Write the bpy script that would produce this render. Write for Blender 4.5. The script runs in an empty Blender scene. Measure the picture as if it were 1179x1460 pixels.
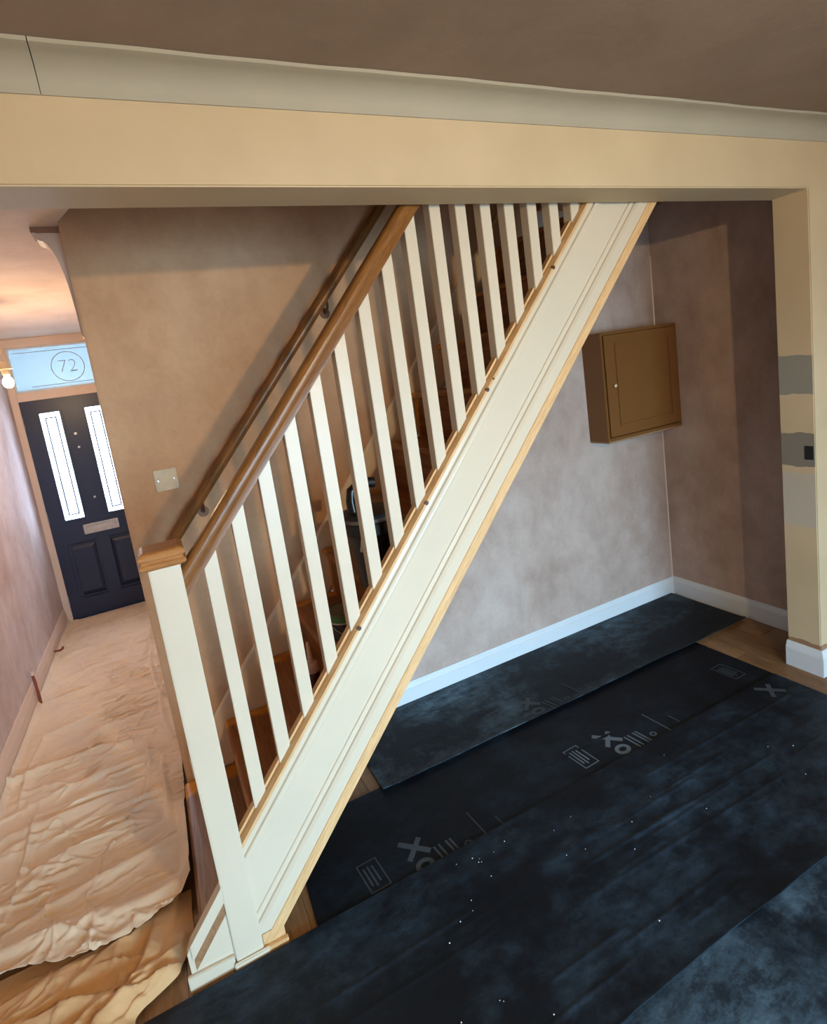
import bpy, bmesh, math, random
import numpy as np
from mathutils import Matrix, Vector
random.seed(4)
C = bpy.context.scene.collection
scene = bpy.context.scene

# ---------------------------------------------------------------- camera
def add_camera():
    yaw, pitch, roll = [math.radians(a) for a in (-23.301, -8.8463, -8.5945)]
    f = Vector((-math.sin(yaw)*math.cos(pitch), math.cos(yaw)*math.cos(pitch), math.sin(pitch)))
    r = Vector((math.cos(yaw), math.sin(yaw), 0)); u = r.cross(f)
    r2 = math.cos(roll)*r + math.sin(roll)*u
    u2 = -math.sin(roll)*r + math.cos(roll)*u
    cd = bpy.data.cameras.new('camera'); co = bpy.data.objects.new('camera', cd); C.objects.link(co)
    m = Matrix((( r2.x, u2.x, -f.x, 0.2001), (r2.y, u2.y, -f.y, -2.4643), (r2.z, u2.z, -f.z, 1.7202), (0, 0, 0, 1)))
    co.matrix_world = m
    cd.sensor_fit = 'VERTICAL'; cd.sensor_height = 36; cd.sensor_width = 36
    cd.lens = 770.174/1460*36
    cd.shift_x = 31.911/1460; cd.shift_y = -70.139/1460
    cd.clip_start = 0.05
    scene.camera = co
add_camera()

# ---------------------------------------------------------------- world, lights, exposure
def add_world():
    w = bpy.data.worlds.new('sky'); scene.world = w; w.use_nodes = True
    nt = w.node_tree; bg = nt.nodes['Background']
    tc = nt.nodes.new('ShaderNodeTexCoord'); sp = nt.nodes.new('ShaderNodeSeparateXYZ')
    rp = nt.nodes.new('ShaderNodeValToRGB')
    nt.links.new(tc.outputs['Generated'], sp.inputs[0]); nt.links.new(sp.outputs['Z'], rp.inputs[0])
    rp.color_ramp.elements[0].position = 0.0; rp.color_ramp.elements[0].color = (0.80, 0.90, 1.0, 1)
    rp.color_ramp.elements[1].position = 0.7; rp.color_ramp.elements[1].color = (0.38, 0.62, 1.0, 1)
    nt.links.new(rp.outputs[0], bg.inputs[0]); bg.inputs[1].default_value = 3.4
add_world()
def area(name, loc, rot, sx, sy, energy=0, color=(1, 1, 1), portal=False):
    l = bpy.data.lights.new(name, 'AREA'); l.shape = 'RECTANGLE'; l.size = sx; l.size_y = sy
    l.energy = energy; l.color = color
    if portal: l.cycles.is_portal = True
    o = bpy.data.objects.new(name, l); C.objects.link(o); o.location = loc; o.rotation_euler = rot
    return o
# daylight enters through the rear window and the front door (portals guide the sky light in)
area('rear_window_portal', (1.35, -5.18, 1.15), (math.radians(90), 0, 0), 2.4, 2.0, portal=True)
area('front_door_portal', (-0.37, 3.16, 1.3), (math.radians(-90), 0, 0), 0.85, 2.4, portal=True)
# area lamp for rear window daylight, beam narrowed and tilted to cool low parts
wd = area('window_daylight', (1.4, -5.5, 0.95), (math.radians(75), 0, 0), 2.4, 1.6, 66, (0.44, 0.74, 1.0))
wd.data.spread = math.radians(75)
area('door_daylight', (-0.37, 3.7, 1.6), (math.radians(-82), 0, 0), 1.2, 2.0, 850, (0.64, 0.78, 1.0))
ROOM_BULB = (1.1, -3.3, 2.2); ROOM_WATTS = 68
HALL_BULB = (-0.50, 1.45, 2.03); HALL_WATTS = 12
WARM = (1.0, 0.70, 0.36)
scene.view_settings.view_transform = 'Standard'; scene.view_settings.look = 'None'
scene.view_settings.gamma = 1; scene.view_settings.use_curve_mapping = False
scene.view_settings.exposure = 0.48

# ---------------------------------------------------------------- colour and materials
def S(r, g, b):
    f = lambda c: (c/255/12.92) if c/255 <= 0.04045 else ((c/255+0.055)/1.055)**2.4
    return (f(r), f(g), f(b), 1)
class NT:
    def __init__(s, name):
        s.m = bpy.data.materials.new(name); s.m.use_nodes = True; s.t = s.m.node_tree
        s.b = s.t.nodes['Principled BSDF']
        s.pos = s.t.nodes.new('ShaderNodeNewGeometry').outputs['Position']
    def n(s, typ, **kw):
        nd = s.t.nodes.new(typ)
        for k, v in kw.items():
            if k in nd.inputs: nd.inputs[k].default_value = v
            else: setattr(nd, k, v)
        return nd
    def l(s, a, b): s.t.links.new(a, b)
    def scaled(s, sx, sy, sz, src=None):
        v = s.n('ShaderNodeVectorMath', operation='MULTIPLY'); s.l(src or s.pos, v.inputs[0]); v.inputs[1].default_value = (sx, sy, sz); return v.outputs[0]
    def noise(s, scale, detail=4, rough=0.55, vec=None, dist=0.0):
        nd = s.n('ShaderNodeTexNoise'); nd.inputs['Scale'].default_value = scale; nd.inputs['Detail'].default_value = detail
        nd.inputs['Roughness'].default_value = rough; nd.inputs['Distortion'].default_value = dist
        s.l(vec or s.pos, nd.inputs['Vector']); return nd.outputs['Fac']
    def ramp(s, fac, stops):
        r = s.n('ShaderNodeValToRGB'); e = r.color_ramp.elements
        e[0].position, e[0].color = stops[0]; e[1].position, e[1].color = stops[-1]
        for p, c in stops[1:-1]: k = e.new(p); k.color = c
        s.l(fac, r.inputs[0]); return r.outputs[0]
    def mix(s, fac, a, b, mode='MIX'):
        m = s.n('ShaderNodeMix', data_type='RGBA', blend_type=mode)
        for sock, v in ((m.inputs[0], fac), (m.inputs[6], a), (m.inputs[7], b)):
            if hasattr(v, 'links'): s.l(v, sock)
            else: sock.default_value = v
        return m.outputs[2]
    def math(s, op, a, b=0.0):
        m = s.n('ShaderNodeMath', operation=op)
        for sock, v in ((m.inputs[0], a), (m.inputs[1], b)):
            if hasattr(v, 'links'): s.l(v, sock)
            else: sock.default_value = v
        return m.outputs[0]
    def color(s, c): s.l(c, s.b.inputs['Base Color']) if hasattr(c, 'links') else setattr(s.b.inputs['Base Color'], 'default_value', c)
    def bump(s, h, strength=0.3, dist=0.01):
        b = s.n('ShaderNodeBump'); b.inputs['Strength'].default_value = strength; b.inputs['Distance'].default_value = dist
        s.l(h, b.inputs['Height']); s.l(b.outputs[0], s.b.inputs['Normal'])
    def rough(s, r, spec=0.5, metal=0.0):
        s.b.inputs['Roughness'].default_value = r; s.b.inputs['Specular IOR Level'].default_value = spec; s.b.inputs['Metallic'].default_value = metal
        return s
g3 = lambda a, k: (a[0]*k, a[1]*k, a[2]*k, 1)
def plaster(name, light, mid, dark, scale=1.6):
    m = NT(name)
    v = m.scaled(1, 1, 0.75)
    big = m.noise(scale, 5, 0.55, v, 0.25); med = m.noise(scale*4.5, 5, 0.6, v, 0.3); fine = m.noise(60, 3, 0.6)
    c = m.ramp(big, [(0.36, dark), (0.5, mid), (0.64, light)])
    c2 = m.ramp(med, [(0.35, g3(mid, 0.82)), (0.62, g3(light, 1.06))])
    c = m.mix(0.35, c, c2)
    c = m.mix(0.10, c, m.ramp(fine, [(0.3, g3(dark, .8)), (0.7, light)]))
    m.color(c); m.rough(0.82, 0.3); m.bump(m.noise(9, 5, .6), 0.25, 0.01)
    return m.m
def paint(name, col, rough=0.45, mottled=0.05, bump=0.15):
    m = NT(name); k = m.noise(3.0, 4)
    m.color(m.ramp(k, [(0.3, g3(col, 1-mottled)), (0.7, g3(col, 1+mottled))])); m.rough(rough, 0.45)
    if bump: m.bump(m.noise(70, 3), bump, 0.002)
    return m.m
def wood(name, a, b, axis, rough=0.35, scale=14, knots=False):
    m = NT(name)
    s = {'x': (0.8, 9, 9), 'y': (9, 0.8, 9), 'z': (9, 9, 0.8), 'slope': (1, 1, 1)}[axis]
    v = m.pos
    if axis == 'slope':
        rot = m.n('ShaderNodeVectorRotate', rotation_type='Y_AXIS'); m.l(m.pos, rot.inputs['Vector']); rot.inputs['Angle'].default_value = math.atan(1.1447); v = rot.outputs[0]; s = (0.8, 9, 9)
    v = m.scaled(*s, src=v)
    g = m.noise(scale*0.5, 5, 0.6, v, 0.8); g2 = m.noise(scale*3, 3, 0.6, v)
    c = m.ramp(g, [(0.3, a), (0.7, b)]); c = m.mix(0.3, c, m.ramp(g2, [(0.35, g3(a, .7)), (0.65, b)]))
    m.color(c); m.rough(rough, 0.45); m.bump(g2, 0.12, 0.002)
    return m.m
def plain(name, col, rough=0.5, metal=0.0, spec=0.5):
    m = NT(name); k = m.noise(25, 3)
    m.color(m.ramp(k, [(0.3, g3(col, .9)), (0.7, g3(col, 1.08))])); m.rough(rough, spec, metal); return m.m
def emit(name, col, strength):
    m = NT(name); m.color(col); m.b.inputs['Emission Color'].default_value = col; m.b.inputs['Emission Strength'].default_value = strength; return m.m

M = {}
M['plaster'] = plaster('bare_pink_plaster', S(212, 172, 136), S(200, 157, 120), S(180, 136, 102))
M['plaster_low'] = plaster('patchy_pink_plaster_under_stairs', S(190, 172, 162), S(174, 152, 140), S(154, 130, 116), 1.8)
M['plaster_hall'] = plaster('smeared_hall_plaster', S(220, 206, 200), S(204, 182, 172), S(182, 148, 130), 2.0)
M['ceiling'] = plaster('brown_ceiling_plaster', S(156, 138, 122), S(149, 130, 114), S(142, 122, 106), 1.0)
M['hall_ceiling'] = plaster('pale_hall_ceiling_plaster', S(230, 214, 200), S(224, 204, 188), S(216, 192, 172), 1.2)
M['cornice'] = paint('chalky_white_cornice_paint', S(168, 163, 146), 0.7, 0.05)
M['cream'] = paint('cream_wall_paint', S(198, 178, 142), 0.6, 0.03)
M['white'] = paint('white_satin_woodwork_paint', S(206, 194, 172), 0.32, 0.03, 0.10)
M['skirt'] = paint('white_gloss_skirting_paint', S(206, 212, 216), 0.28, 0.03, 0.05)
M['frame'] = paint('pale_pink_undercoat', S(222, 196, 176), 0.5, 0.04)
M['oak'] = wood('oiled_oak_handrail', S(96, 58, 24), S(150, 100, 50), 'slope', 0.30, 16)
M['oakcap'] = wood('oiled_oak_cap', S(140, 88, 40), S(190, 132, 72), 'x', 0.55, 16)
M['pine'] = wood('bare_pine_rail', S(196, 152, 100), S(228, 190, 140), 'slope', 0.5, 12)
M['stairwood'] = wood('old_stained_stair_wood', S(126, 88, 58), S(172, 132, 96), 'y', 0.45, 10)
M['navy'] = paint('navy_door_paint', S(34, 40, 66), 0.35, 0.06, 0.05)
M['cabinet'] = paint('brown_cabinet_paint', S(116, 76, 36), 0.42, 0.04, 0.05)
M['cabedge'] = plain('pale_edge_highlight', S(150, 118, 84), 0.5)
M['black'] = plain('black_plastic', S(13, 13, 16), 0.25)
M['blackm'] = plain('matt_black_rubber', S(15, 15, 17), 0.5)
M['steel'] = plain('brushed_steel', S(190, 186, 180), 0.3, 0.9)
M['brass'] = plain('dark_aged_brass', S(96, 62, 40), 0.45, 0.4)
M['copper'] = plain('copper_pipe', S(150, 80, 60), 0.35, 0.8)
M['tin'] = plain('tin_plate', S(150, 145, 130), 0.35, 0.7)
M['green'] = plain('green_can_label', S(74, 122, 58), 0.4)
M['olive'] = plain('paint_smeared_lid', S(110, 108, 80), 0.45, 0.3)
M['glue'] = plain('dark_red_bottle', S(74, 26, 20), 0.3)
M['nozzle'] = plain('pale_pink_nozzle', S(226, 186, 170), 0.4)
M['plate'] = plain('cream_blank_plate', S(204, 184, 150), 0.45)
M['plateletter'] = plain('letter_plate_metal', S(196, 184, 176), 0.3, 0.5)
M['crumb'] = plain('plaster_crumbs', S(200, 200, 200), 0.8)
M['knot'] = plain('dark_pine_knot', S(80, 44, 20), 0.5)
M['lead'] = plain('dark_leading', S(26, 28, 32), 0.5)
M['etch'] = plain('grey_etched_lines', S(146, 168, 178), 0.6)
M['dark'] = plain('dark_opening', S(14, 14, 16), 0.8)
M['brick'] = paint('outside_brick', S(150, 120, 105), 0.8, 0.15)
M['print'] = paint('faded_grey_print', S(92, 104, 114), 0.7, 0.25, 0)
M['printdim'] = paint('worn_grey_print', S(56, 64, 72), 0.75, 0.3, 0)

def pane_material(name, tint, transp, rough=0.3):
    m = NT(name)
    out = m.t.nodes['Material Output']
    tr = m.n('ShaderNodeBsdfTransparent'); tr.inputs[0].default_value = tint
    tl = m.n('ShaderNodeBsdfTranslucent'); tl.inputs[0].default_value = tint
    gl = m.n('ShaderNodeBsdfGlossy'); gl.inputs['Roughness'].default_value = rough
    a = m.n('ShaderNodeMixShader'); a.inputs[0].default_value = 1-transp
    m.l(tr.outputs[0], a.inputs[1]); m.l(tl.outputs[0], a.inputs[2])
    b = m.n('ShaderNodeMixShader'); b.inputs[0].default_value = 0.05
    m.l(a.outputs[0], b.inputs[1]); m.l(gl.outputs[0], b.inputs[2]); m.l(b.outputs[0], out.inputs[0])
    return m.m
M['frosted'] = pane_material('frosted_door_glass', (0.46, 0.48, 0.50, 1), 0.8)
M['transom'] = pane_material('pale_blue_frosted_glass', (0.118, 0.134, 0.137, 1), 0.55)
M['clear'] = pane_material('clear_window_glass', (0.95, 0.97, 0.97, 1), 0.97, 0.02)

def underlay_material(name, lo, hi, amount, seed):
    m = NT(name)
    off = m.n('ShaderNodeVectorMath', operation='ADD'); m.l(m.pos, off.inputs[0]); off.inputs[1].default_value = (seed*3.1, seed*1.7, 0)
    v = off.outputs[0]
    big = m.noise(1.9, 7, 0.68, v, 0.15); smear = m.noise(9, 8, 0.78, m.scaled(0.8, 1.5, 1, v), 0.2)
    f = m.math('MULTIPLY', m.ramp(big, [(0.44, (.05, .05, .05, 1)), (0.70, (1, 1, 1, 1))]), m.ramp(smear, [(0.40, (.15, .15, .15, 1)), (0.62, (1, 1, 1, 1))]))
    f = m.math('MULTIPLY', f, amount)
    c = m.mix(f, lo, hi)
    m.color(c); m.rough(0.58, 0.22); m.bump(m.noise(45, 5, .65, v), 0.3, 0.004)
    return m.m
BLK, DUST = S(8, 12, 19), S(66, 92, 114)
M['under_a'] = underlay_material('dusty_sheened_black_underlay', S(12, 17, 24), S(100, 128, 146), 0.9, 1)  # dust, plus the window's bluish sheen put into the colour
M['under_b'] = underlay_material('clean_black_underlay', BLK, DUST, 0.25, 2)
M['under_c'] = underlay_material('scuffed_black_underlay', BLK, DUST, 0.6, 3.4)
M['under_d'] = underlay_material('dust_streaked_daylit_black_underlay', S(12, 20, 30), S(112, 148, 174), 0.8, 5)  # dust streaks and cool daylight both painted as this brighter blue-grey

def sheet_material(name, a, b):
    m = NT(name)
    c = m.ramp(m.noise(2.2, 5, 0.6), [(0.3, a), (0.7, b)])
    w = m.n('ShaderNodeTexWave', bands_direction='X'); w.inputs['Scale'].default_value = 220; m.l(m.pos, w.inputs['Vector'])
    m.color(c); m.rough(0.9, 0.15); m.bump(m.math('ADD', m.noise(40, 6, .7), m.math('MULTIPLY', w.outputs['Fac'], .1)), 0.35, 0.006)
    m.b.inputs['Sheen Weight'].default_value = 0.2
    return m.m
M['sheet'] = sheet_material('pale_calico_dust_sheet', S(222, 194, 162), S(236, 214, 186))
M['sheet2'] = sheet_material('tan_calico_dust_sheet', S(206, 164, 116), S(222, 182, 134))

def stair_brown(name, a, b, edge):
    # old stained wood with an amber varnish line where it meets the wall string
    m = NT(name)
    v = m.scaled(9, 0.8, 9); g = m.noise(6, 5, .6, v, .8)
    brown = m.ramp(g, [(0.3, a), (0.7, b)])
    amber = m.ramp(m.noise(12, 3), [(0.3, S(196, 120, 34)), (0.7, S(230, 160, 60))])
    sp = m.n('ShaderNodeSeparateXYZ'); m.l(m.pos, sp.inputs[0])
    y = m.math('ADD', sp.outputs['Y'], m.math('MULTIPLY', m.math('SUBTRACT', m.noise(14, 3), 0.5), 0.10))
    f = m.ramp(m.math('ADD', y, 1.0), [(edge, (0, 0, 0, 1)), (edge+0.03, (1, 1, 1, 1))])
    m.color(m.mix(f, brown, amber)); m.rough(0.35, 0.4); return m.m
M['step'] = stair_brown('stained_stair_riser', S(96, 50, 22), S(146, 88, 44), 0.955)
M['tread'] = stair_brown('amber_edged_stair_tread', S(122, 70, 34), S(176, 116, 62), 0.93)
def reveal_material():
    # cream paint, grey filler patches on the pier and a painted cool-daylight band
    m = NT('cream_paint_filler_and_daylight')
    sp = m.n('ShaderNodeSeparateXYZ'); m.l(m.pos, sp.inputs[0])
    z = m.math('ADD', sp.outputs['Z'], m.math('MULTIPLY', m.math('SUBTRACT', m.noise(14, 3), 0.5), 0.03))
    y = m.math('ADD', sp.outputs['Y'], m.math('MULTIPLY', m.math('SUBTRACT', m.noise(25, 3), 0.5), 0.012))
    base = m.ramp(m.noise(3, 4), [(0.3, S(192, 172, 138)), (0.7, S(202, 182, 148))])
    def band(z0, z1, ymin=-1.026):
        a = m.math('GREATER_THAN', z, z0); b = m.math('LESS_THAN', z, z1); c = m.math('GREATER_THAN', y, ymin)
        x = m.math('LESS_THAN', sp.outputs['X'], 2.9055)
        return m.math('MULTIPLY', m.math('MULTIPLY', a, b), m.math('MULTIPLY', c, x))
    c = m.mix(band(1.372, 1.548), base, S(142, 140, 128))
    c = m.mix(band(1.035, 1.190), c, S(126, 120, 108))
    c = m.mix(m.math('MULTIPLY', band(0.74, 1.0), 0.5), c, S(176, 178, 176))  # cool daylight on the lower reveal, mixed into the paint colour
    c = m.mix(m.math('LESS_THAN', z, 0.150), c, S(150, 116, 86))
    m.color(c); m.rough(0.65, 0.4); m.bump(m.noise(60, 3), .15, .002); return m.m
M['reveal'] = reveal_material()
PLANK = [wood('oak_plank_%s' % n, a, b, 'y', 0.42, 7) for n, a, b in
         (('honey', S(112, 82, 52), S(152, 118, 82)), ('tan', S(100, 72, 44), S(142, 110, 76)), ('brown', S(120, 88, 56), S(160, 126, 90)))]

# ---------------------------------------------------------------- mesh helpers
def box(bm, x0, x1, y0, y1, z0, z1):
    vs = [bm.verts.new((x, y, z)) for x in (x0, x1) for y in (y0, y1) for z in (z0, z1)]
    for f in ((0, 1, 3, 2), (4, 6, 7, 5), (0, 4, 5, 1), (2, 3, 7, 6), (0, 2, 6, 4), (1, 5, 7, 3)):
        bm.faces.new([vs[i] for i in f])
    return vs
def prism(bm, pts, off):           # closed polygon of 3-D points swept by a vector
    off = Vector(off)
    a = [bm.verts.new(p) for p in pts]; b = [bm.verts.new(Vector(p)+off) for p in pts]
    bm.faces.new(a); bm.faces.new(b[::-1])
    for i in range(len(a)):
        j = (i+1) % len(a); bm.faces.new((a[i], b[i], b[j], a[j]))
def tube(bm, path, r, seg=12, cap=True):
    path = [Vector(p) for p in path]; rings = []
    rr = r if isinstance(r, (list, tuple)) else [r]*len(path)
    up = None
    for i, p in enumerate(path):
        d = (path[min(i+1, len(path)-1)] - path[max(i-1, 0)]).normalized()
        if up is None: up = d.orthogonal().normalized()
        up = (up - d*up.dot(d)).normalized(); s = d.cross(up)
        rings.append([bm.verts.new(p + (up*math.cos(t)+s*math.sin(t))*rr[i]) for t in [k*2*math.pi/seg for k in range(seg)]])
    for a, b in zip(rings, rings[1:]):
        for k in range(seg): bm.faces.new((a[k], a[(k+1) % seg], b[(k+1) % seg], b[k]))
    if cap: bm.faces.new(rings[0][::-1]); bm.faces.new(rings[-1])
def lathe(bm, cx, cy, prof, seg=28):   # prof: (radius, z)
    rings = []
    for r, z in prof:
        rings.append([bm.verts.new((cx+max(r, 1e-4)*math.cos(t), cy+max(r, 1e-4)*math.sin(t), z)) for t in [k*2*math.pi/seg for k in range(seg)]])
    for a, b in zip(rings, rings[1:]):
        for k in range(seg): bm.faces.new((a[k], a[(k+1) % seg], b[(k+1) % seg], b[k]))
    bm.faces.new(rings[0][::-1]); bm.faces.new(rings[-1])
def obj(name, bm, mat, parent=None, bevel=0.0, smooth=False, mesh=None):
    if mesh is None:
        bmesh.ops.recalc_face_normals(bm, faces=bm.faces)
        if bevel:
            bmesh.ops.bevel(bm, geom=[e for e in bm.edges if len(e.link_faces) == 2 and e.calc_face_angle(0) > 0.5], offset=bevel, segments=2, affect='EDGES', clamp_overlap=True)
        mesh = bpy.data.meshes.new(name); bm.to_mesh(mesh); bm.free()
        mesh.materials.append(mat)
        if smooth: mesh.polygons.foreach_set('use_smooth', [True]*len(mesh.polygons))
        if smooth == 'auto':
            mesh.set_sharp_from_angle(angle=math.radians(40))
    o = bpy.data.objects.new(name, mesh); C.objects.link(o)
    if parent is not None: adopt(o, parent)
    return o
def wloc(o):
    v = Vector(o.location)
    while o.parent: o = o.parent; v += Vector(o.location)
    return v
def adopt(o, parent):
    # children are modelled in world coordinates; keep them there
    o.parent = parent
    root = parent
    while root.parent: root = root.parent
    if parent.parent is None and parent.type == 'EMPTY': o.matrix_parent_inverse = Matrix.Translation(-Vector(parent.location))
def BM(): return bmesh.new()
def bx(name, mat, parent, *b, bevel=0.0):
    m = BM(); box(m, *b); return obj(name, m, mat, parent, bevel)
def tag(o, label, cat, group=None):
    o['label'] = label; o['category'] = cat
    if group: o['group'] = group
    return o
def thing(name, loc, label, cat, group=None):
    o = bpy.data.objects.new(name, None); C.objects.link(o); o.location = loc; o.empty_display_size = 0.05
    return tag(o, label, cat, group)
def struct(o): o['kind'] = 'structure'; return o
def text_mesh(body, size, depth=0.0004, offset=0.0):
    cu = bpy.data.curves.new('lettering', 'FONT'); cu.body = body; cu.size = size; cu.extrude = depth; cu.offset = offset
    cu.align_x = 'CENTER'; cu.align_y = 'CENTER'; cu.resolution_u = 3
    t = bpy.data.objects.new('lettering_source', cu); C.objects.link(t)
    dg = bpy.context.evaluated_depsgraph_get(); me = bpy.data.meshes.new_from_object(t.evaluated_get(dg))
    bpy.data.objects.remove(t); bpy.data.curves.remove(cu); return me

# ---------------------------------------------------------------- layout numbers (metres)
YW = 0.025        # plaster wall behind the stairs
XR = 3.215        # right wall of the recess
XL = -0.7956      # left wall of hall and room
XE = 0.0408       # end of the stair wall, where the hall begins
YF, YK = -1.0275, -0.8792   # front and back of the opening's beam and pier
ZB = 2.2432       # beam soffit
XP = 2.9035       # pier reveal
ZC = 2.50         # ceiling
YD = 2.988        # front door plane
m_ = 1.1447       # pitch of the stairs (dz/dx)
def zl(x, off=0.0): return 0.4688 + (x-0.2644)*m_ + off

# ---------------------------------------------------------------- large structure
b = BM(); box(b, -0.95, 4.5, -5.3, 3.3, -0.20, -0.016)
struct(obj('floor', b, plain('concrete_subfloor', S(120, 110, 100), 0.9)))
floor = bpy.data.objects['floor']
# oak planks running front to back, each one a piece of the floor
xs = -0.795
row = 0
pl_mesh = {}
while xs < 3.2:
    w = min(0.192, XR - xs)
    ys = -2.95 - random.random()*0.6; c = 0
    while ys < (2.98 if xs < XE else 0.02):
        L = 1.21; y1 = min(ys+L, 2.985 if xs + w < XE + 0.1 else 0.024)
        if y1 - ys > 0.03:
            bx('plank', PLANK[(row*2+c) % 3], floor, xs+0.0006, xs+w-0.0006, ys+0.0006, y1-0.0006, -0.016, 0.0 - 0.0006*random.random(), bevel=0.0012)
        ys += L; c += 1
    xs += w; row += 1
def wall(name, mat, *bb, bevel=0.0): return struct(bx(name, mat, None, *bb, bevel=bevel))
# stair wall (its left end is the hall corner), hall side wall, right wall, left wall
wall('wall_back', M['plaster'], XE, 3.36, YW, 0.16, -0.1, 4.9, bevel=0.006)
wall('wall_hall', M['plaster_hall'], XE, 0.17, 0.16, 3.1, -0.1, 4.9)
wall('wall_right', M['plaster_low'], XR, 3.36, YK, YW, -0.1, 2.9)
wall('wall_left', M['plaster_hall'], -0.95, XL, -5.3, 3.1, -0.1, 4.9)
# lower zone of the stair wall beneath the string is the same wall: greyer plaster, daylight's coolness partly in its colour
b = BM(); prism(b, [(0.62, YW+0.002, 0.0), (XR, YW+0.002, 0.0), (XR, YW+0.002, 2.49), (2.35, YW+0.002, 2.49), (0.62, YW+0.002, zl(0.62, -0.25))], (0, -0.004, 0))
wl = struct(obj('wall_under_stairs', b, M['plaster_low']))
b = BM()
prism(b, [(XR-0.014, YW-0.0035, 0.12), (XR, YW-0.0035, 0.12), (XR, YW-0.0035, 1.150), (XR-0.006, YW-0.0035, 1.150), (XR-0.009, YW-0.0035, 0.6)], (0, 0.002, 0))
prism(b, [(XR-0.012, YW-0.0035, 1.80), (XR, YW-0.0035, 1.80), (XR, YW-0.0035, 2.22), (XR-0.007, YW-0.0035, 2.22)], (0, 0.002, 0))
struct(obj('trim_3', b, paint('pale_corner_filler', S(214, 200, 186), 0.8, 0.1)))
# beam and pier with the room's front wall, one plastered piece
b = BM()
prism(b, [(XL, YF, ZB), (XP, YF, ZB), (XP, YF, 0), (4.4, YF, 0), (4.4, YF, 2.6), (XL, YF, 2.6)], (0, YK-YF, 0))
struct(obj('wall_front', b, M['reveal'], None, bevel=0.004))
wall('wall_stairwell', M['plaster'], XL, 4.4, YK-0.10, YK, 2.62, 4.9)
wall('wall_far_right', M['cream'], 4.3, 4.45, -5.3, YF, -0.1, 2.6)
# rear wall behind the viewpoint with its window opening
b = BM()
for q in ((-0.95, 0.1, -0.1, 2.6), (2.6, 4.45, -0.1, 2.6), (0.1, 2.6, -0.1, 0.10), (0.1, 2.6, 2.2, 2.6)):
    box(b, q[0], q[1], -5.2, -5.05, q[2], q[3])
struct(obj('wall_rear', b, M['cream']))
w2 = struct(bpy.data.objects.new('window_2', None)); C.objects.link(w2); w2.location = (1.35, -5.12, 0.45)
b = BM()
for q in ((0.1, 0.16, .10, 2.2), (2.54, 2.6, .10, 2.2), (0.16, 2.54, .10, .16), (0.16, 2.54, 2.14, 2.2), (1.32, 1.38, .16, 2.14)): box(b, q[0], q[1], -5.16, -5.09, q[2], q[3])
obj('window_frame', b, M['white'], w2, 0.003)
bx('pane', M['clear'], w2, 0.16, 1.32, -5.13, -5.125, .16, 2.14); bx('pane', M['clear'], w2, 1.38, 2.54, -5.13, -5.125, .16, 2.14)
# ceilings
wall('ceiling', M['ceiling'], -0.95, 4.45, -5.3, YF, ZC, 2.6)
b = BM(); prism(b, [(XL, YK, 2.4986), (0.36, YK, 2.4986), (0.095, -0.107, 2.4986), (0.045, 0.025, 2.4986), (XE, 0.025, 2.4986), (XE, 3.1, 2.4986), (XL, 3.1, 2.4986)], (0, 0, 0.12))
struct(obj('ceiling_hall', b, M['hall_ceiling']))
wall('wall_landing', M['plaster'], -0.1, XE, YK, 0.025, 2.66, 4.9)
wall('ceiling_under_stairs', M['stairwood'], 2.36, XR, YK, YW, 2.50, 2.62)
wall('ceiling_upper', M['ceiling'], XL, 4.4, YK, 3.1, 4.9, 5.0)
wall('wall_upper_right', M['plaster'], 3.215, 3.36, YK, YW, 2.9, 4.9)

# cove cornice (trim_1): two lengths meeting in a joint
def cove(x0, x1, wob=0):
    bm = BM(); pr = []
    pr += [(YF, 2.4285), (YF-0.004, 2.4285), (YF-0.006, 2.4335)]
    for k in range(9):
        a = k/8*math.pi/2
        pr.append((YF-0.006-0.068*(1-math.cos(a)), 2.4335+0.056*math.sin(a)))
    pr += [(YF-0.079, 2.491), (YF-0.079, 2.4995), (YF, 2.4995)]
    n = 60
    rings = []
    for i in range(n+1):
        x = x0+(x1-x0)*i/n
        dz = 0.0022*math.sin(x*7+wob)+0.0012*math.sin(x*23)
        rings.append([bm.verts.new((x, y-(dz*0.9 if y < YF-0.07 else 0), z)) for (y, z) in pr])
    for a, c in zip(rings, rings[1:]):
        for k in range(len(pr)): j = (k+1) % len(pr); bm.faces.new((a[k], a[j], c[j], c[k]))
    bm.faces.new(rings[0]); bm.faces.new(rings[-1][::-1])
    return bm
t1 = struct(obj('trim_1', cove(0.1345, 4.3), M['cornice'], None, 0, 'auto'))
t2 = struct(obj('trim_2', cove(XL, 0.1325, 1), M['cornice'], None, 0, 'auto'))

# skirting profile helper: profile in (out, z)
def skirt_profile(h, t):
    return [(0, 0), (t, 0), (t, h*0.72), (t*0.8, h*0.745), (t*0.95, h*0.77), (t*0.62, h*0.90), (t*0.55, h*0.94), (t*0.3, h), (0, h)]
def skirting(name, mat, p0, p1, out, h=0.12, t=0.016, z0=0.0, mitre=(0, 0)):
    bm = BM(); p0 = Vector(p0); p1 = Vector(p1); o = Vector(out); d = (p1-p0).normalized()
    pr = skirt_profile(h, t)
    a = [bm.verts.new((*(p0+o*q+d*(q*mitre[0])), z0+z)) for q, z in pr]; c = [bm.verts.new((*(p1+o*q-d*(q*mitre[1])), z0+z)) for q, z in pr]
    for k in range(len(pr)): j = (k+1) % len(pr); bm.faces.new((a[k], a[j], c[j], c[k]))
    bm.faces.new(a[::-1]); bm.faces.new(c)
    return struct(obj(name, bm, mat))
skirting('baseboard_back', M['skirt'], (0.78, YW-0.002), (XR, YW-0.002), (0, -1), mitre=(0, 1), z0=0.0)
skirting('baseboard_right', M['skirt'], (XR, YW-0.002), (XR, YK), (-1, 0), mitre=(1, 0))
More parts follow.
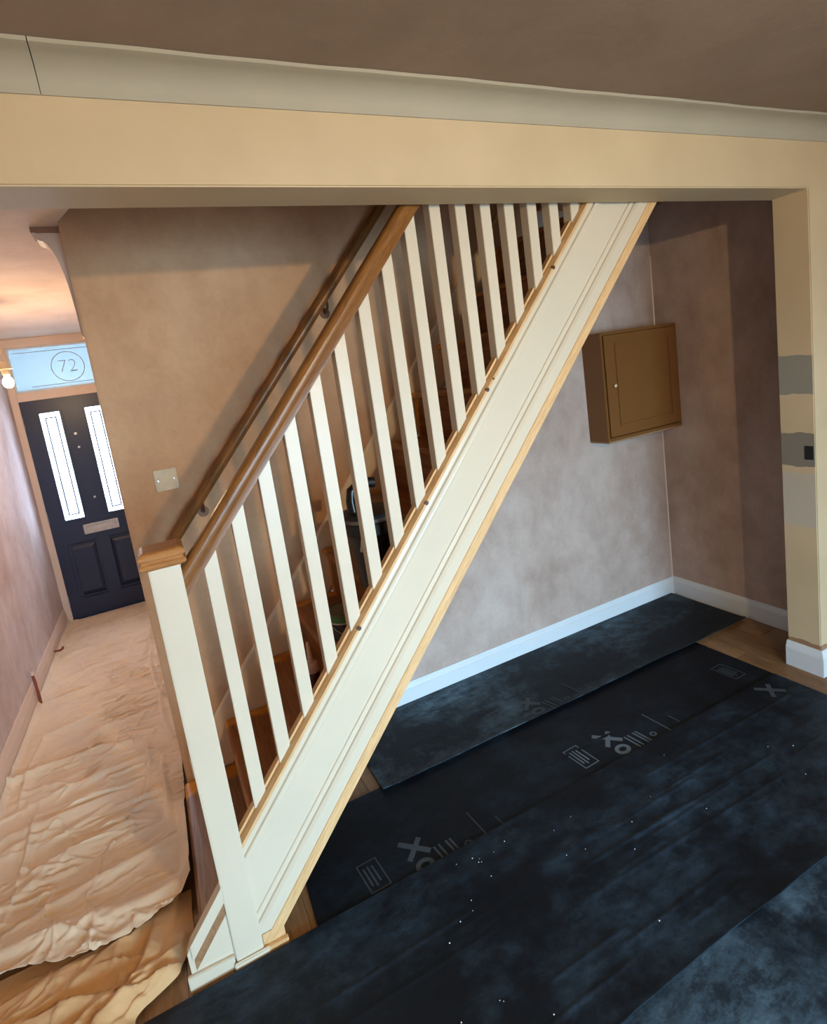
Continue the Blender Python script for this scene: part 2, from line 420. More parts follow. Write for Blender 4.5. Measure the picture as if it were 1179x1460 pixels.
skirting('baseboard_left', M['frame'], (XL, 2.94), (XL, -5.0), (1, 0), 0.155, 0.018)
skirting('baseboard_hall', M['frame'], (XE, 2.94), (XE, 0.30), (-1, 0), 0.10, 0.012)
skirting('baseboard_pier', M['skirt'], (XP, YK), (XP, YF), (-1, 0), 0.128, 0.02, mitre=(0, -1))
skirting('baseboard_front', M['skirt'], (XP, YF), (4.3, YF), (0, -1), 0.128, 0.02, mitre=(-1, 0))

# ---------------------------------------------------------------- front door wall
struct(bx('wall_door', M['frame'], None, XL, XE, YD+0.04, 3.1, 2.47, 4.9))
d1 = struct(bpy.data.objects.new('door_1', None)); C.objects.link(d1); d1.location = (-0.37, YD, 0)
X0, X1 = -0.7426, 0.0026
# door slab with two glazed openings: stiles and rails around them
GL = [(-0.617, -0.466), (-0.272, -0.123)]; GZ = (0.915, 1.862)
b = BM()
for q in ((X0, GL[0][0], 0.012, 1.98), (GL[0][1], GL[1][0], 0.70, 1.98), (GL[1][1], X1, 0.012, 1.98), (GL[0][0], GL[0][1], GZ[1], 1.98), (GL[1][0], GL[1][1], GZ[1], 1.98),
          (GL[0][0], GL[0][1], 0.70, GZ[0]), (GL[1][0], GL[1][1], 0.70, GZ[0]), (GL[0][0], GL[1][1], 0.012, 0.19)):
    box(b, q[0], q[1], YD, YD+0.044, q[2], q[3])
box(b, GL[0][0], GL[1][1], YD+0.012, YD+0.04, 0.19, 0.70)
box(b, -0.415, -0.325, YD, YD+0.02, 0.19, 0.70)
obj('slab', b, M['navy'], d1)
def ring_frame(name, mat, parent, x0, x1, z0, z1, w, y0, y1, bevel=0.003):
    bm = BM()
    for q in ((x0, x0+w, z0, z1), (x1-w, x1, z0, z1), (x0+w, x1-w, z0, z0+w), (x0+w, x1-w, z1-w, z1)): box(bm, q[0], q[1], y0, y1, q[2], q[3])
    return obj(name, bm, mat, parent, bevel)
for g0, g1 in GL:
    ring_frame('glazing_bead', M['navy'], d1, g0-0.022, g1+0.022, GZ[0]-0.022, GZ[1]+0.022, 0.022, YD-0.012, YD+0.001)
    p = bx('glass_pane', M['frosted'], d1, g0, g1, YD+0.016, YD+0.024, GZ[0], GZ[1])
    b = BM()
    a0, a1, c0, c1 = g0+0.032, g1-0.032, GZ[0]+0.035, GZ[1]-0.04
    for q in ((a0, a0+.010, c0, c1), (a1-.010, a1, c0, c1), (a0, a1, c0, c0+.010), (a0, a1, c1-.010, c1)): box(b, q[0], q[1], YD+0.0125, YD+0.0155, q[2], q[3])
    obj('lead_border', b, M['lead'], p)
for x0, x1 in ((-0.655, -0.425), (-0.315, -0.085)):
    b = BM(); yb = YD+0.012
    b2 = [(x0, yb, 0.215), (x1, yb, 0.215), (x1, yb, 0.68), (x0, yb, 0.68)]
    i_ = 0.035
    inner = [(x0+i_, yb-0.014, 0.215+i_), (x1-i_, yb-0.014, 0.215+i_), (x1-i_, yb-0.014, 0.68-i_), (x0+i_, yb-0.014, 0.68-i_)]
    A = [b.verts.new(p) for p in b2]; B = [b.verts.new(p) for p in inner]
    b.faces.new(B)
    for k in range(4): b.faces.new((A[k], A[(k+1) % 4], B[(k+1) % 4], B[k]))
    obj('raised_panel', b, M['navy'], d1)
    ring_frame('panel_moulding', M['navy'], d1, x0-0.012, x1+0.012, 0.203, 0.692, 0.016, YD-0.008, YD+0.012)
lp = bx('letter_plate', M['plateletter'], d1, -0.497, -0.215, YD-0.012, YD, 0.758, 0.846, bevel=0.004)
lp['label'] = 'pale metal letter plate'
bx('flap', M['plateletter'], lp, -0.475, -0.237, YD-0.017, YD-0.011, 0.776, 0.828, bevel=0.003)
for x, z, r in ((-0.383, 1.652, 0.011), (-0.381, 1.532, 0.010), (-0.354, 1.074, 0.010)):
    b = BM(); tube(b, [(x, YD-0.018, z), (x, YD+0.002, z)], r, 14); obj('lock_cylinder', b, M['steel'], d1)
for z in (1.80, 0.965, 0.20):
    b = BM(); tube(b, [(-0.744, YD-0.006, z-0.05), (-0.744, YD-0.006, z+0.05)], 0.006, 8); obj('hinge', b, M['steel'], d1)
# frame around door and transom light
b = BM()
for q in ((XL, X0, 0, 2.425), (X1, XE, 0, 2.425), (XL, XE, 2.425, 2.4986), (X0, X1, 1.979, 2.050)):
    box(b, q[0], q[1], YD-0.012, YD+0.07, q[2], q[3])
obj('door_frame', b, M['frame'], d1, 0.004)
bx('threshold', M['skirt'], d1, X0, X1, YD-0.02, YD+0.08, 0.0, 0.010, bevel=0.002)
w1 = struct(bpy.data.objects.new('window_1', None)); C.objects.link(w1); w1.location = (-0.37, YD, 2.05)
ring_frame('window_frame', M['skirt'], w1, X0, X1, 2.050, 2.425, 0.016, YD+0.0, YD+0.04, 0.002)
tp = bx('transom_pane', M['transom'], w1, X0+0.014, X1-0.014, YD+0.018, YD+0.024, 2.064, 2.411)
# etched border, ring and house number on the transom pane
b = BM()
for q in ((-0.70, -0.04, 2.378, 2.383), (-0.62, -0.04, 2.090, 2.095)): box(b, q[0], q[1], YD+0.0155, YD+0.018, q[2], q[3])
obj('etched_border', b, M['etch'], tp)
b = BM(); RC = (-0.322, 2.232)
seg = 48; rr = [[b.verts.new((RC[0]+r*math.cos(t), y, RC[1]+r*math.sin(t))) for t in [k*2*math.pi/seg for k in range(seg)]] for r, y in ((0.128, YD+.016), (0.122, YD+.016), (0.122, YD+.018), (0.128, YD+.018))]
for i in range(4):
    for k in range(seg): b.faces.new((rr[i][k], rr[i][(k+1) % seg], rr[(i+1) % 4][(k+1) % seg], rr[(i+1) % 4][k]))
obj('etched_ring', b, M['etch'], tp)
me = text_mesh('72', 0.155, 0.0008, -0.004); me.materials.append(M['etch'])
me.transform(Matrix.Translation((RC[0], YD+0.0165, RC[1])) @ Matrix.Rotation(math.radians(90), 4, 'X'))
n72 = obj('house_number', None, None, tp, mesh=me)
# ground and garden wall outside the door
struct(bx('path_outside', plain('pale_concrete_path', S(190, 188, 182), 0.9), None, -3, 3, 3.3, 9, -0.25, -0.12))

# ---------------------------------------------------------------- staircase
st = thing('staircase', (0.1625, -0.84, 0), 'white painted staircase with oak handrail, square balusters and bare brown treads', 'staircase')
def slope(bm, prof, xa, xb, clip=True):      # prof: (vertical offset from baluster foot line, y)
    a = [bm.verts.new((xa, y, zl(xa, o))) for o, y in prof]; c = [bm.verts.new((xb, y, zl(xb, o))) for o, y in prof]
    for k in range(len(prof)): j = (k+1) % len(prof); bm.faces.new((a[k], a[j], c[j], c[k]))
    bm.faces.new(a[::-1]); bm.faces.new(c)
    if clip:
        g = bm.verts[:]+bm.edges[:]+bm.faces[:]
        r = bmesh.ops.bisect_plane(bm, geom=g, plane_co=(0, 0, 0.002), plane_no=(0, 0, -1), clear_outer=True)
        ed = [e for e in r['geom_cut'] if isinstance(e, bmesh.types.BMEdge)]
        if ed: bmesh.ops.edgeloop_fill(bm, edges=ed)
XS, XT = 0.2035, 2.22
ys = -0.856
k_ = 1/math.cos(math.atan(m_))
# moulded face of the string
pf = [(-0.0213, 0.012), (-0.0213-.012*k_, .014), (-0.0213-.014*k_, .006), (-0.0213-.020*k_, .006), (-0.0213-.024*k_, .014), (-0.0213-.033*k_, .014), (-0.0213-.035*k_, .008), (-0.0213-.043*k_, .009),
      (-0.0213-.045*k_, .006), (-0.0213-.052*k_, .005), (-0.0213-.055*k_, .0), (-0.0213-.160*k_, .0), (-0.0213-.163*k_, .005), (-0.0213-.172*k_, .006), (-0.0213-.174*k_, .001), (-0.0213-.181*k_, .001),
      (-0.0213-.184*k_, .008), (-0.0213-.194*k_, .014), (-0.0213-.204*k_, .014), (-0.0213-.206*k_, .010), (-0.376, .010)]
prof = [(o, ys-p) for o, p in pf] + [(-0.376, ys+0.036), (-0.0213, ys+0.036)]
b = BM(); slope(b, prof, XS, XT); obj('string', b, M['white'], st)
b = BM(); slope(b, [(-0.376, ys-0.013), (-0.430, ys-0.013), (-0.430, ys+0.036), (-0.376, ys+0.036)], XS, XT); lo = obj('string_edge', b, M['pine'], st, 0.0015); lo['label'] = 'bare pine lower edge strip'
b = BM(); slope(b, [(0.0, ys+0.004), (-0.008, ys-0.016), (-0.0213, ys-0.016), (-0.0213, ys+0.046), (0.0, ys+0.046)], XS, XT); br = obj('base_rail', b, M['pine'], st); br['label'] = 'bare pine base rail under the balusters'
# knots in the base rail
for i, x in enumerate((0.687, 0.993, 1.29, 1.32, 1.635)):
    z = zl(x, -0.013); b = BM(); r = 0.0075 if i != 3 else 0.004
    tube(b, [(x, ys-0.0168, z), (x, ys-0.010, z)], r, 10); obj('knot', b, M['knot'], br)
# balusters: one mesh, copied up the pitch, and the fillets between them
BW = 0.041; N = 20; YB = -0.851
b = BM()
x0 = 0.2644; z0 = 0.4688
prism(b, [(x0, YB, z0), (x0+BW, YB, z0+BW*m_), (x0+BW, YB, z0+BW*m_+0.800), (x0, YB, z0+0.800)], (0, BW, 0))
bal = obj('baluster', b, M['white'], st, 0.0015)
b = BM(); g0 = x0+BW; g1 = x0+0.0998
prism(b, [(g0, YB+0.008, zl(g0)), (g1, YB+0.008, zl(g1)), (g1, YB+0.008, zl(g1)+0.012), (g0, YB+0.008, zl(g0)+0.012)], (0, BW-0.016, 0))
fil = obj('fillet', b, M['pine'], st)
for i in range(1, N):
    for src in (bal, fil):
        if src is bal and i > 17: continue
        c = src.copy(); C.objects.link(c); c.location = (i*0.0998, 0, i*0.0998*m_)
        c.parent = st; c.matrix_parent_inverse = src.matrix_parent_inverse.copy()
b = BM(); prism(b, [(XS, YB+0.008, zl(XS)), (x0, YB+0.008, zl(x0)), (x0, YB+0.008, zl(x0)+0.012), (XS, YB+0.008, zl(XS)+0.012)], (0, BW-0.016, 0)); obj('fillet', b, M['pine'], st)
# handrail: rounded section swept up the pitch
hy = YB + BW/2
hp = [(-0.026, 0.0), (-0.026, 0.018), (-0.031, 0.030), (-0.033, 0.045), (-0.030, 0.060), (-0.020, 0.070), (-0.008, 0.074), (0.008, 0.074), (0.020, 0.070), (0.030, 0.060), (0.033, 0.045), (0.031, 0.030), (0.026, 0.018), (0.026, 0.0)]
b = BM()
a = [b.verts.new((XS, hy+p, zl(XS, 0.7931+q*1.18))) for p, q in hp]; c = [b.verts.new((2.0, hy+p, zl(2.0, 0.7931+q*1.18))) for p, q in hp]
for k in range(len(hp)): j = (k+1) % len(hp); b.faces.new((a[k], a[j], c[j], c[k]))
b.faces.new(a); b.faces.new(c[::-1])
obj('handrail', b, M['oak'], st, 0, 'auto')['label'] = 'varnished oak handrail'
# newel post
nx0, nx1, ny0, ny1 = 0.1205, 0.2045, -0.876, -0.794
nw = bx('newel_post', M['white'], st, nx0, nx1, ny0, ny1, 0.0, 1.308, bevel=0.003)
# cap: moulded oak block
cx, cy = (nx0+nx1)/2, (ny0+ny1)/2
b = BM(); rings = []
for h, z in ((0.044, 1.300), (0.055, 1.304), (0.060, 1.310), (0.061, 1.317), (0.055, 1.323), (0.054, 1.327), (0.059, 1.333), (0.060, 1.341), (0.055, 1.350), (0.046, 1.354)):
    rings.append([b.verts.new((cx+sx*h, cy+sy*h, z)) for sx, sy in ((-1, -1), (1, -1), (1, 1), (-1, 1))])
for a, c in zip(rings, rings[1:]):
    for k in range(4): b.faces.new((a[k], a[(k+1) % 4], c[(k+1) % 4], c[k]))
b.faces.new(rings[0][::-1]); b.faces.new(rings[-1])
obj('newel_cap', b, M['oakcap'], nw, 0.0015)['label'] = 'moulded oak newel cap'
# short end of string left of the newel: painted panel, top moulding, bare groove, skirting
yl = -0.862
b = BM(); prism(b, [(-0.008, yl, 0.0), (nx0, yl, 0.0), (nx0, yl, 0.287), (0.008, yl, 0.150), (-0.008, yl, 0.118)], (0, 0.022, 0)); sf = obj('string_end', b, M['white'], st, 0.001)
def band(o0, o1, xa, xb, p, mat, nm):
    bm = BM(); f = lambda x, o: 0.287+(x-nx0)*1.19+o
    prism(bm, [(xa, yl-p, f(xa, o1)), (xb, yl-p, f(xb, o1)), (xb, yl-p, f(xb, o0)), (xa, yl-p, f(xa, o0))], (0, p, 0)); return obj(nm, bm, mat, sf)
band(0.0, -0.050, 0.006, nx0, 0.012, M['white'], 'top_moulding')
band(-0.052, -0.098, 0.008, nx0, 0.002, M['stairwood'], 'bare_groove')
b = BM(); prism(b, [(-0.020, yl-0.012, 0.0), (nx0-0.004, yl-0.012, 0.0), (nx0-0.004, yl-0.012, 0.046), (-0.020, yl-0.012, 0.052)], (0, 0.012, 0)); obj('foot_skirting', b, M['white'], sf, 0.002)
bx('foot_skirting', M['white'], nw, 0.112, 0.222, -0.886, ny0, 0.0, 0.026, bevel=0.003)
bx('foot_skirting', M['pine'], st, 0.2045, 0.282, -0.884, -0.868, 0.0, 0.022, bevel=0.002)
bx('foot_block', M['pine'], st, 0.2045, 0.276, -0.868, -0.83, 0.0, 0.062, bevel=0.002)
# treads and risers
xn = lambda k: 0.0557 + 0.1943*k
zn = lambda k: 0.0748 + 0.2222*k
for k in range(0, 11):
    xa = xn(k) if k else 0.030
    nose = BM(); zt = zn(k); th = 0.026
    pts = [(xa+0.004, -0.824, zt-th), (xa, -0.824, zt-th*0.75), (xa-0.001, -0.824, zt-th*0.4), (xa+0.005, -0.824, zt-0.003), (xa+0.011, -0.824, zt), (xn(k+1)+0.024, -0.824, zt), (xn(k+1)+0.024, -0.824, zt-th)]
    prism(nose, pts, (0, 0.826, 0)); obj('tread', nose, M['tread'] if k else stair_brown('pale_tan_first_tread', S(120, 84, 54), S(166, 126, 90), 0.90), st)  # first tread gets a paler, tanner brown
    if k: bx('riser', M['step'], st, xn(k)+0.022, xn(k)+0.036, -0.823, 0.001, zn(k-1), zn(k)-th)
    else: bx('riser', M['stairwood'], st, 0.045, 0.06, -0.823, 0.0, 0.0, zt-th)
# string against the wall, moulded top edge
def slope2(bm, za, prof, xa, xb, mm):
    f = lambda x, o: za + (x-0.215)*mm + o
    a = [bm.verts.new((xa, y, f(xa, o))) for o, y in prof]; c = [bm.verts.new((xb, y, f(xb, o))) for o, y in prof]
    for k in range(len(prof)): j = (k+1) % len(prof); bm.faces.new((a[k], a[j], c[j], c[k]))
    bm.faces.new(a[::-1]); bm.faces.new(c)
b = BM(); slope2(b, 0.343, [(0.0, 0.024), (0.0, 0.012), (-0.010, 0.004), (-0.022, 0.003), (-0.026, 0.008), (-0.30, 0.008), (-0.30, 0.024)], 0.07, 2.15, 1.143)
g = b.verts[:]+b.edges[:]+b.faces[:]; bmesh.ops.bisect_plane(b, geom=g, plane_co=(0, 0, 0.08), plane_no=(0, 0, -1), clear_outer=True)
ws = obj('wall_string', b, paint('scuffed_pinkish_undercoat', S(226, 206, 180), 0.5, 0.06), st)
# ---------------------------------------------------------------- wall handrail with brackets
wh = thing('wall_handrail', (0.2, -0.01, 1.15), 'dark round wooden handrail fixed to the plaster wall behind the staircase', 'handrail')
mw = 1.126; fz = lambda x: 1.185+(x-0.205)*mw
b = BM(); tube(b, [(0.190, -0.035, fz(0.190)), (0.2, -0.035, fz(0.2)), (1.9, -0.035, fz(1.9))], [0.016, 0.022, 0.022], 16); obj('rail', b, M['oak'], wh, 0, 'auto')
for x in (0.345, 1.05, 1.62):
    z = fz(x)
    b = BM(); tube(b, [(x, 0.025, z-0.075), (x, 0.018, z-0.075)], 0.024, 16)
    tube(b, [(x, 0.02, z-0.075), (x, -0.012, z-0.070), (x, -0.030, z-0.055), (x, -0.035, z-0.022)], 0.006, 8)
    br_ = obj('bracket', b, M['brass'], wh, 0, 'auto')
# ---------------------------------------------------------------- things on the stairs
can = thing('paint_can', (0.762, -0.47, zn(3)), 'round paint can with green label and dull lid standing on a stair tread', 'paint can')
zc_ = zn(3); px_, py_ = 0.762, -0.47
b = BM(); lathe(b, px_, py_, [(0.072, zc_), (0.0735, zc_+0.003), (0.072, zc_+0.006), (0.072, zc_+0.070)], 36); obj('body', b, plain('dark_can_body', S(46, 34, 30), 0.4), can, 0, 'auto')
b = BM(); lathe(b, px_, py_, [(0.0735, zc_+0.068), (0.0745, zc_+0.071), (0.0735, zc_+0.074)], 36); obj('rim', b, M['steel'], can, 0, 'auto')
b = BM(); lathe(b, px_, py_, [(0.0722, zc_+0.074), (0.0722, zc_+0.098), (0.070, zc_+0.100)], 36); obj('label_band', b, M['green'], can, 0, 'auto')['label'] = 'green label band'
b = BM(); lathe(b, px_, py_, [(0.073, zc_+0.099), (0.075, zc_+0.103), (0.073, zc_+0.107), (0.067, zc_+0.102), (0.062, zc_+0.101), (0.060, zc_+0.105), (0.0, zc_+0.105)], 36); obj('lid', b, M['olive'], can, 0, 'auto')
b = BM(); tube(b, [(px_-0.076*math.cos(t), py_-0.080*math.sin(t), zc_+0.085-0.060*math.sin(t)) for t in [i/14*math.pi for i in range(15)]], 0.0018, 6); obj('handle', b, M['steel'], can)
zb_ = zn(2)
gb = thing('glue_bottle', (0.594, -0.46, zb_), 'small dark red bottle with a long pale pink nozzle standing on a low stair tread', 'bottle')
b = BM(); lathe(b, 0.594, -0.46, [(0.026, zb_), (0.030, zb_+0.004), (0.030, zb_+0.085), (0.026, zb_+0.105), (0.016, zb_+0.115), (0.016, zb_+0.122)], 24); obj('body', b, M['glue'], gb, 0, 'auto')
b = BM(); lathe(b, 0.594, -0.46, [(0.026, zb_+0.112), (0.029, zb_+0.117), (0.029, zb_+0.140), (0.022, zb_+0.152), (0.011, zb_+0.156), (0.0095, zb_+0.19), (0.0065, zb_+0.232), (0.005, zb_+0.235)], 24); obj('nozzle', b, M['nozzle'], gb, 0, 'auto')['label'] = 'long pale pink nozzle cap'
# black canister vacuum standing on the stairs behind the balusters
zv = zn(4); vx, vy = 0.885, -0.60
vc = thing('canister_vacuum', (vx, vy, zv), 'black canister vacuum with grab handle standing on the stairs behind the balusters', 'vacuum cleaner')
b = BM(); lathe(b, vx, vy, [(0.070, zv), (0.078, zv+0.006), (0.098, zv+0.20), (0.100, zv+0.208)], 36); obj('drum', b, M['black'], vc, 0, 'auto')
b = BM(); lathe(b, vx, vy, [(0.102, zv+0.206), (0.106, zv+0.210), (0.106, zv+0.250), (0.112, zv+0.256), (0.112, zv+0.272), (0.104, zv+0.286), (0.060, zv+0.292), (0.0, zv+0.294)], 36); obj('lid', b, M['blackm'], vc, 0, 'auto')
b = BM(); lathe(b, vx, vy, [(0.1122, zv+0.257), (0.1135, zv+0.260), (0.1135, zv+0.268), (0.1122, zv+0.271)], 36); obj('rim_band', b, plain('grey_plastic_band', S(96, 84, 74), 0.4), vc, 0, 'auto')
b = BM(); zt_ = zv+0.284
tube(b, [(vx-0.060, vy, zt_-0.01), (vx-0.064, vy, zt_+0.05), (vx-0.058, vy, zt_+0.085), (vx-0.030, vy, zt_+0.104), (vx+0.010, vy, zt_+0.104)], [0.024, 0.020, 0.019, 0.017, 0.018], 12); obj('handle', b, M['black'], vc, 0, 'auto')
b = BM(); tube(b, [(vx+0.006, vy-0.002, zt_+0.104), (vx+0.034, vy-0.002, zt_+0.100)], 0.020, 16); obj('handle_button', b, M['blackm'], vc, 0, 'auto')
a_ = math.radians(232); lx, ly_ = vx+0.111*math.cos(a_), vy+0.111*math.sin(a_)
b = BM(); tx, ty = -math.sin(a_), math.cos(a_)
tube(b, [(lx-tx*0.018, ly_-ty*0.018, zv+0.160), (lx-tx*0.004, ly_-ty*0.004, zv+0.222), (lx+tx*0.008, ly_+ty*0.008, zv+0.228), (lx+tx*0.014, ly_+ty*0.014, zv+0.215), (lx+tx*0.002, ly_+ty*0.002, zv+0.158), (lx-tx*0.018, ly_-ty*0.018, zv+0.160)], 0.0042, 8); obj('latch', b, M['steel'], vc, 0, 'auto')['label'] = 'pale metal clip latch'
for ang, zz, s_ in ((240, 0.178, 0.012), (240, 0.152, 0.015)):
    aa = math.radians(ang); R_ = 0.1005
    me = text_mesh('o', s_*2.2, 0.0006); me.materials.append(M['steel'])
    me.transform(Matrix.Translation((vx+R_*math.cos(aa), vy+R_*math.sin(aa), zv+zz)) @ Matrix.Rotation(aa+math.pi/2, 4, 'Z') @ Matrix.Rotation(math.radians(90), 4, 'X'))
    obj('white_print', None, None, vc, mesh=me)
b = BM(); aa = math.radians(282); tube(b, [(vx+0.083*math.cos(aa+t), vy+0.083*math.sin(aa+t), zv+0.10+0.012*math.cos(t*9)) for t in [(-0.25+i*0.05) for i in range(11)]], 0.002, 6); obj('pink_print', b, M["nozzle"], vc)
b = BM(); tube(b, [(0.80, -0.66, zn(3)+0.012), (0.79, -0.62, zn(3)+0.016), (0.79, -0.56, zn(3)+0.010), (0.81, -0.50, zn(3)+0.008)], 0.007, 8)
tag(obj('white_cable', b, M['nozzle'], None, 0, 'auto'), 'short length of white cable lying on the tread below the vacuum', 'cable')

# ---------------------------------------------------------------- wall cabinet in the corner
cb = thing('wall_cabinet', (2.904, -0.05, 1.1655), 'brown painted wall cabinet with one panelled door and small round knob in the corner', 'cabinet')
cx0, cx1, cz0, cz1, cyf = 2.593, 3.213, 1.1655, 1.794, -0.124
b = BM(); t_ = 0.018
box(b, cx0, cx0+t_, cyf+0.012, 0.022, cz0, cz1); box(b, cx1-t_, cx1, cyf+0.012, 0.022, cz0, cz1); box(b, cx0+t_, cx1-t_, cyf+0.012, 0.022, cz0, cz0+t_); box(b, cx0+t_, cx1-t_, cyf+0.012, 0.022, cz1-t_, cz1); box(b, cx0+t_, cx1-t_, 0.012, 0.022, cz0+t_, cz1-t_)
obj('carcass', b, M['cabinet'], cb)
ring_frame('face_frame', M['cabinet'], cb, cx0, cx1, cz0, cz1, 0.016, cyf+0.002, cyf+0.014, 0.002)
dr = bx('door', M['cabinet'], cb, cx0+0.022, cx1-0.020, cyf-0.002, cyf+0.012, cz0+0.024, cz1-0.020)
ring_frame('door_moulding', M['cabinet'], dr, 2.692, 3.140, 1.243, 1.726, 0.012, cyf-0.007, cyf-0.002, 0.002)
b = BM(); tube(b, [(2.662, cyf-0.001, 1.485), (2.662, cyf-0.012, 1.485), (2.662, cyf-0.020, 1.485), (2.662, cyf-0.026, 1.485)], [0.006, 0.006, 0.011, 0.006], 16); obj('knob', b, plain('pale_knob', S(214, 190, 150), 0.35), dr, 0, 'auto')['label'] = 'pale round knob'
bx('bottom_edge', M['cabedge'], cb, cx0-0.002, cx1, cyf-0.002, 0.02, cz0-0.010, cz0, bevel=0.002)  # paler strip carries the bright edge highlight in its colour

# blank plate on the stair wall
bp = thing('blanking_plate', (0.224, 0.02, 1.437), 'square cream blanking plate on the plaster wall left of the handrails', 'wall plate')
bx('plate', M['plate'], bp, 0.178, 0.270, 0.014, YW, 1.392, 1.483, bevel=0.003)
for x in (0.192, 0.256):
    b = BM(); tube(b, [(x, 0.0125, 1.4375), (x, 0.0145, 1.4375)], 0.0035, 10); obj('screw', b, M['steel'], bp)
# open back box in the pier
bb = thing('socket_hole', (XP, -1.0, 1.10), 'small black rectangular cable hole cut in the cream pier beside a grey filler patch', 'hole')
bx('recess', M['dark'], bb, XP-0.0012, XP+0.02, -1.019, -0.983, 1.068, 1.132)
# corbel at hall corner
cr = BM()
pts = [(XE, 0.10, 2.06)]
for k in range(13):
    a = k/12*math.pi/2
    pts.append((XE-0.012-0.068*(1-math.cos(a))**1.15, 0.10, 2.075+0.375*math.sin(a)**0.9))
pts += [(XE-0.090, 0.10, 2.455), (XE-0.090, 0.10, 2.4985), (XE, 0.10, 2.4985)]
prism(cr, pts, (0, 0.10, 0))
cor = thing('corbel', (XE, 0.15, 2.3), 'pale curved plaster corbel under the hall ceiling at the wall corner', 'corbel')
obj('bracket_body', cr, M['frame'], cor)
bx('abacus', plain('brown_corbel_top', S(150, 112, 90), 0.7), cor, XE-0.104, XE, 0.09, 0.21, 2.478, 2.498)

# hall pendant bulb
def bulb_lamp(name, loc, ceil_z, watts, label, cat, glow):
    x, y, z = loc
    t = thing(name, (x, y, ceil_z), label, cat)
    b = BM(); lathe(b, x, y, [(0.012, ceil_z-0.045), (0.045, ceil_z-0.028), (0.048, ceil_z-0.001)], 24); obj('ceiling_rose', b, M['plate'], t, 0, 'auto')
    b = BM(); tube(b, [(x, y, ceil_z-0.04), (x, y, z+0.125)], 0.0035, 8); obj('flex', b, M['plate'], t)
    b = BM(); lathe(b, x, y, [(0.018, z+0.045), (0.022, z+0.05), (0.022, z+0.075), (0.040, z+0.078), (0.040, z+0.086), (0.022, z+0.090), (0.016, z+0.125), (0.006, z+0.13)], 24); obj('lamp_holder', b, M['plate'], t, 0, 'auto')
    b = BM(); lathe(b, x, y, [(0.0, z-0.032), (0.014, z-0.030), (0.026, z-0.018), (0.030, z), (0.026, z+0.018), (0.015, z+0.035), (0.013, z+0.046)], 24)
    bo = obj('bulb', b, emit(name+'_glowing_glass', (1.0, 0.74, 0.42, 1), glow), t, 0, True)
    bo.visible_shadow = True
    l = bpy.data.lights.new(name+'_light', 'POINT'); l.energy = watts; l.color = WARM; l.shadow_soft_size = 0.035
    lo = bpy.data.objects.new(name+'_light', l); C.objects.link(lo); lo.location = (x, y, z-0.075)
    return t
bulb_lamp('pendant_bulb', HALL_BULB, 2.4986, HALL_WATTS, 'lit bare bulb on a pale pendant holder hanging in the hall near the front door', 'light', 30)
bulb_lamp('room_pendant', ROOM_BULB, ZC, ROOM_WATTS, 'lit bare bulb hanging from the brown ceiling of the near room', 'light', 30)

# copper pipe stubs by the hall skirting
b = BM(); tube(b, [(-0.762, 1.455, 0.0), (-0.764, 1.465, 0.10), (-0.772, 1.475, 0.215)], 0.0085, 12)
cp = thing('copper_pipe', (-0.762, 1.455, 0), 'upright copper pipe stub with pale cap beside the hall skirting', 'pipe')
obj('pipe', b, M['copper'], cp, 0, 'auto')
b = BM(); tube(b, [(-0.772, 1.475, 0.212), (-0.773, 1.476, 0.238)], 0.013, 12); obj('cap', b, M['nozzle'], cp, 0, 'auto')
cp2 = thing('copper_elbow', (-0.775, 2.19, 0.0), 'short bent copper pipe end sticking out of the hall skirting near the door', 'pipe')
b = BM(); tube(b, [(-0.779, 2.19, 0.07), (-0.74, 2.188, 0.066), (-0.72, 2.185, 0.075), (-0.715, 2.184, 0.09)], 0.008, 10); obj('pipe', b, M['copper'], cp2, 0, 'auto')

